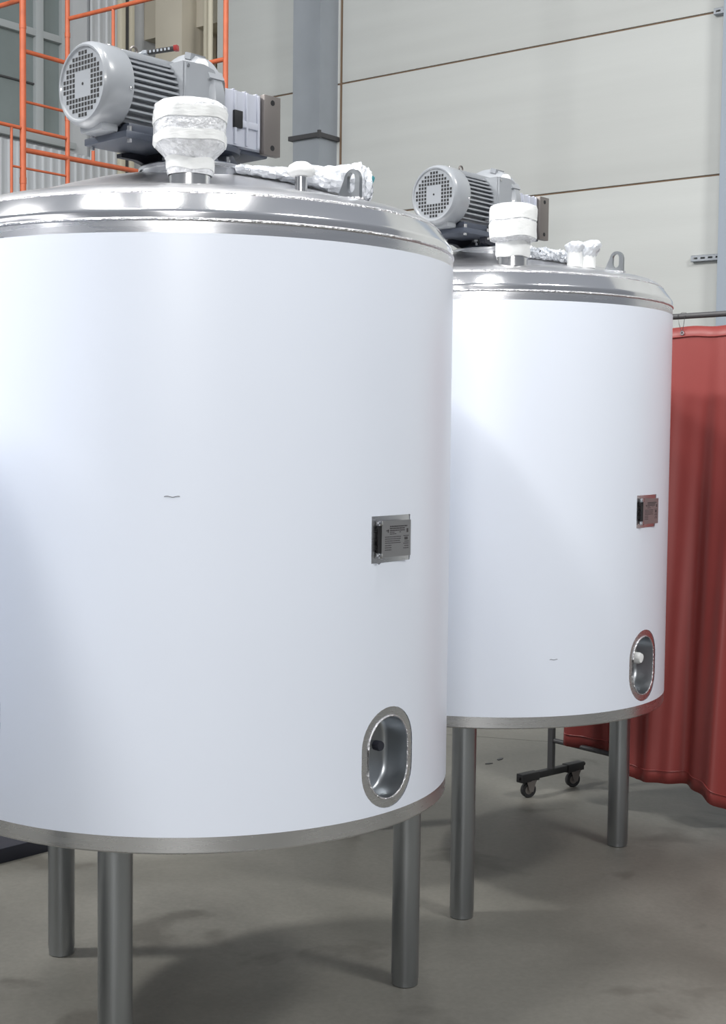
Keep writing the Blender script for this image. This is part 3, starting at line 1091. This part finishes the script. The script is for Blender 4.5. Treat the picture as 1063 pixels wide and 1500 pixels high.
# ---------------------------------------------------------------- gear motors
def make_motor(loc, rotz, label):
    g = thing('gear_motor', label, 'motor', loc, rotz, 'grey agitator gear motors')
    ZA = 0.155
    AX = T(0, 0, ZA) @ RY(PI / 2)        # lathe z -> local x
    # fan cowl with a dished front
    m = MB()
    m.lathe([(0, -0.357), (0.080, -0.357), (0.084, -0.3575), (0.087, -0.361), (0.091, -0.3615), (0.097, -0.356), (0.1005, -0.347), (0.1022, -0.332), (0.1022, -0.284), (0.1005, -0.280), (0.098, -0.282), (0.098, -0.31), (0, -0.31)], 72, AX)
    # flat foot of the cowl
    m.box(-0.335, -0.284, -0.045, 0.045, ZA - 0.110, ZA - 0.085, None, bev=0.008)
    cowl = m.build('fan_cowl', M_grey, g, sharp=40)
    # grille openings
    m = MB()
    st = 0.0122
    for i in range(-6, 7):
        for k in range(-6, 7):
            y, z = i * st, k * st
            rr_ = math.hypot(y, z)
            if rr_ > 0.0745 or (abs(i) <= 2 and abs(k) <= 2):
                continue
            m.box(-0.3578, -0.3560, y - 0.0040, y + 0.0040, ZA + z - 0.0042, ZA + z + 0.0042)
    m.cyl(0.0035, -0.3578, -0.356, 10, AX)
    m.build('fan_grille', M_dark, cowl)
    for a in (rad(-8), rad(172), rad(82)):
        m = MB()
        y, z = 0.1028 * math.cos(a), 0.1028 * math.sin(a)
        m.lathe([(0, 0.003), (0.003, 0.0025), (0.0045, 0), (0.0045, -0.003), (0, -0.003)], 12, T(-0.290, -y, ZA + z) @ Vector((0, -y, z)).to_track_quat('Z', 'Y').to_matrix().to_4x4())
        m.build('cowl_screw', M_lid, cowl)
    # finned stator
    m = MB()
    m.cyl(0.076, -0.288, -0.055, 56, AX)
    for k in range(-5, 6):
        z = k * 0.0145
        w = math.sqrt(max(0.0, 0.096 ** 2 - z * z))
        m.box(-0.280, -0.075, -w, w, ZA + z - 0.0026, ZA + z + 0.0026)
    for k in range(-3, 4):
        y = k * 0.0155
        w = math.sqrt(0.096 ** 2 - y * y)
        m.box(-0.280, -0.075, y - 0.0026, y + 0.0026, ZA - w, ZA - 0.05)
    m.box(-0.280, -0.075, -0.05, 0.05, ZA + 0.06, ZA + 0.092, None, bev=0.008)
    m.lathe([(0, -0.085), (0.096, -0.085), (0.098, -0.080), (0.098, -0.062), (0.09, -0.055), (0, -0.055)], 56, AX)
    m.build('stator_housing', M_grey, g)
    m = MB()
    m.box(-0.292, -0.118, -0.085, 0.085, 0.028, 0.046, None, bev=0.004)
    m.box(-0.27, -0.13, -0.066, 0.066, 0.044, 0.070, None, bev=0.006)
    ft = m.build('motor_foot', M_greyd, g)
    for x in (-0.275, -0.14):
        for y in (-0.074, 0.074):
            m = MB()
            m.cyl(0.0065, 0.020, 0.058, 6, T(x, y, 0))
            m.build('bolt', M_lid, ft)
    # support bracket from foot to lantern
    m = MB()
    m.prism([(-0.20, 0.012), (-0.15, 0.012), (-0.12, 0.004), (-0.085, 0.016), (-0.06, 0.03), (-0.06, 0.06), (-0.13, 0.036), (-0.20, 0.022)], -0.075, -0.055, RX(PI / 2) @ T(0, 0, 0))
    m.prism([(-0.16, 0.010), (-0.12, 0.002), (-0.085, 0.014), (-0.06, 0.03), (-0.06, 0.06), (-0.16, 0.03)], 0.055, 0.075, RX(PI / 2))
    m.build('support_bracket', M_navy, g)
    # adapter bell between motor and gear case
    m = MB()
    m.lathe([(0, -0.075), (0.085, -0.075), (0.120, -0.060), (0.131, -0.050), (0.131, -0.022), (0.122, -0.012), (0.09, 0.0), (0, 0.0)], 56, AX)
    for k in range(8):
        a = 2 * PI * k / 8 + 0.3
        m.box(-0.064, -0.016, -0.012, 0.012, 0.118, 0.134, T(0, 0, ZA) @ RX(a))
    m.build('adapter_flange', M_grey, g)
    # terminal box on our side
    m = MB()
    m.prism([(-0.138, 0.085), (-0.030, 0.085), (-0.030, 0.212), (-0.042, 0.232), (-0.075, 0.240), (-0.138, 0.236)], 0.055, 0.108, RX(PI / 2))
    tb = m.build('terminal_box', M_grey, g)
    m = MB()
    m.prism([(-0.135, 0.088), (-0.033, 0.088), (-0.033, 0.210), (-0.044, 0.229), (-0.076, 0.237), (-0.135, 0.233)], 0.1085, 0.1165, RX(PI / 2))
    lid = m.build('box_cover', M_grey, tb)
    for x, z in ((-0.128, 0.096), (-0.128, 0.225), (-0.040, 0.205), (-0.040, 0.096)):
        m = MB()
        m.cyl(0.0042, 0.1163, 0.1190, 10, T(x, 0, z) @ RX(PI / 2))
        m.build('cover_screw', M_lid, tb)
    m = MB()
    m.lathe([(0, 0.022), (0.011, 0.020), (0.017, 0.012), (0.018, 0), (0, 0)], 20, T(-0.066, -0.094, 0.234))
    cap = m.build('plug_cap', M_white, tb)
    cap['label'] = 'white plastic plug cap'
    # gear case: slab with ribs, machined pads and sight window
    m = MB()
    m.box(-0.030, 0.192, -0.088, 0.088, 0.062, 0.204, None, bev=0.006)
    for x in (0.008, 0.050, 0.090, 0.130):
        m.box(x - 0.0035, x + 0.0035, -0.0945, -0.086, 0.066, 0.202, None, bev=0.0015)
        m.box(x - 0.0035, x + 0.0035, 0.086, 0.0945, 0.066, 0.202, None, bev=0.0015)
        m.box(x - 0.0035, x + 0.0035, -0.086, 0.086, 0.203, 0.2075, None, bev=0.0015)
    m.box(0.05, 0.135, -0.0935, -0.086, 0.112, 0.130, None, bev=0.003)
    gc = m.build('gear_case', M_alu, g)
    for (x0, x1, z0, z1) in ((-0.032, 0.004, 0.06, 0.212), (0.140, 0.198, 0.052, 0.207)):
        m = MB()
        m.box(x0, x1, 0.085, 0.104, z0, z1, None, bev=0.002)
        m.build('mounting_pad', M_pad, gc)
        m = MB()
        m.box(x0, x1, -0.104, -0.085, z0, z1, None, bev=0.002)
        pd = m.build('mounting_pad', M_pad, gc)
        xc = (x0 + x1) / 2
        for z in (z0 + 0.02, z1 - 0.018):
            m = MB()
            m.cyl(0.0072, 0.1035, 0.1046, 18, T(xc, 0, z) @ RX(PI / 2))
            m.build('bolt_hole', M_dark, gc)
    m = MB()
    m.box(0.044, 0.072, -0.0965, -0.087, 0.108, 0.152, None, bev=0.002)
    m.build('sight_window', M_dark, gc)
    m = MB()
    m.cyl(0.012, 0.088, 0.100, 20, T(-0.004, 0, 0.128) @ RX(PI / 2))
    m.build('oil_plug', M_brass, gc)
    # lantern stand and base flange
    m = MB()
    m.lathe([(0, 0.064), (0.085, 0.064), (0.092, 0.058), (0.088, 0.046), (0.062, 0.040), (0, 0.040)], 48, T(0.03, 0, 0))
    m.box(-0.03, 0.185, -0.07, 0.07, 0.050, 0.066, None, bev=0.006)
    m.cyl(0.055, 0.0, 0.05, 32, T(0.0, 0, 0))
    for k in range(6):
        a = 2 * PI * k / 6 + 0.25
        m.prism([(0.045, 0.0), (0.118, 0.0), (0.085, 0.052), (0.045, 0.052)], -0.008, 0.008, RZ(a) @ RX(PI / 2))
    m.lathe([(0, -0.002), (0.125, -0.002), (0.128, 0.003), (0.125, 0.007), (0, 0.007)], 56)
    ln = m.build('lantern_stand', M_greyd, g)
    for k in range(8):
        a = 2 * PI * k / 8 + 0.05
        m = MB()
        m.cyl(0.0075, 0.006, 0.016, 6, T(0.112 * math.cos(a), 0.112 * math.sin(a), 0) @ RZ(a))
        m.cyl(0.0045, 0.016, 0.023, 10, T(0.112 * math.cos(a), 0.112 * math.sin(a), 0))
        m.build('bolt', M_lid, ln)
    m = MB()
    m.lathe([(0, -0.045), (0.143, -0.045), (0.143, -0.010), (0.150, -0.010), (0.150, -0.003), (0.147, 0.0), (0, 0.0)], 64)
    m.build('base_flange', M_steel, g)
    return g

def tank_local(tank_loc, rotz, s, o, z):
    u = Vector((0.68, 0.733, 0)).normalized()
    nn = Vector((0.733, -0.68, 0)).normalized()
    p = RZ(rotz) @ (u * s + nn * o)
    return (tank_loc[0] + p.x, tank_loc[1] + p.y, z)
UAZ = math.atan2(0.733, 0.68)
g1 = make_motor(tank_local(TANK1, 0, -0.164, 0.177, 2.324), UAZ, 'nearer grey gear motor on top of the large left tank, behind the bubble-wrapped nozzle')
g2 = make_motor(tank_local(TANK2, rad(2.03), -0.175, 0.163, 2.318), UAZ + rad(2.03), 'farther smaller-looking grey gear motor on the right tank, against the off-white wall')
# eye bolt and marked bar on the near motor
def eyebolt(g, x):
    m = MB()
    m.cyl(0.008, 0.245, 0.256, 14, T(x, 0, 0))
    m.tube([(x + 0.010 * math.cos(a), 0.0, 0.264 + 0.010 * math.sin(a)) for a in [2 * PI * k / 16 for k in range(16)]], 0.003, 8, closed=True)
    m.build('eye_bolt', M_pad, g)
eyebolt(g1, -0.205)
eyebolt(g2, -0.205)
bar = thing('marking_tool', 'slim black notched bar with a red tip lying on the near motor', 'tool', (-0.578, 3.49, 2.590))
bd = Vector((0.108, -0.03, 0.008))
MBm = Matrix.Translation((0, 0, 0)) @ bd.to_track_quat('X', 'Z').to_matrix().to_4x4()
m = MB().box(0.03, 0.104, -0.006, 0.006, -0.004, 0.006, MBm, bev=0.001)
m.build('bar', M_black, bar)
m = MB()
for k in range(6):
    m.box(0.036 + k * 0.010, 0.041 + k * 0.010, -0.0066, -0.005, -0.002, 0.004, MBm)
m.build('notch_marks', M_galv, bar)
m = MB().box(0.101, 0.111, -0.0075, 0.0075, -0.0055, 0.008, MBm, bev=0.001)
m.build('red_tip', M_red, bar)
m = MB()
m.tube([MBm @ Vector(p) for p in ((-0.012, -0.004, -0.008), (0.0, -0.002, -0.003), (0.015, 0, 0.002), (0.032, 0, 0.001))], 0.0042, 10)
m.lathe([(0, -0.006), (0.008, -0.004), (0.008, 0.004), (0, 0.006)], 14, MBm @ T(0.022, 0, 0.002))
m.build('hook', M_galv, bar)

# ---------------------------------------------------------------- things on the floor
sl = Vector((0.67, 0.74, 0)).normalized()
c = Vector((-1.185, 5.35, 0))
m = MB()
Ms = Matrix(((sl.x, -sl.y, 0, 0), (sl.y, sl.x, 0, 0), (0, 0, 1, 0), (0, 0, 0, 1)))
m.box(-2.6, 0.0, 0.0, 0.9, 0.0, 0.058, Ms, bev=0.004)
o = m.build('floor_slab', M_navy)
o.location = c
tag(o, 'low dark navy slab on the floor behind the near tank at far left', 'slab')
def flake(x, y, a, s, label):
    m = MB()
    m.prism([(-0.02 * s, -0.004), (0.0, -0.009 * s), (0.024 * s, -0.003), (0.012 * s, 0.008 * s), (-0.012 * s, 0.006 * s)], 0.0, 0.004)
    o = m.build('debris_flake', M_frame)
    o.location = (x, y, 0)
    o.rotation_euler = (0, 0, a)
    tag(o, label, 'debris', 'dark flakes on the floor')
flake(0.647, 6.849, 0.4, 1.0, 'small dark flake on the floor under the far tank, nearer one of two')
flake(0.715, 6.95, 1.0, 1.3, 'small dark flake on the floor under the far tank, farther one of two')
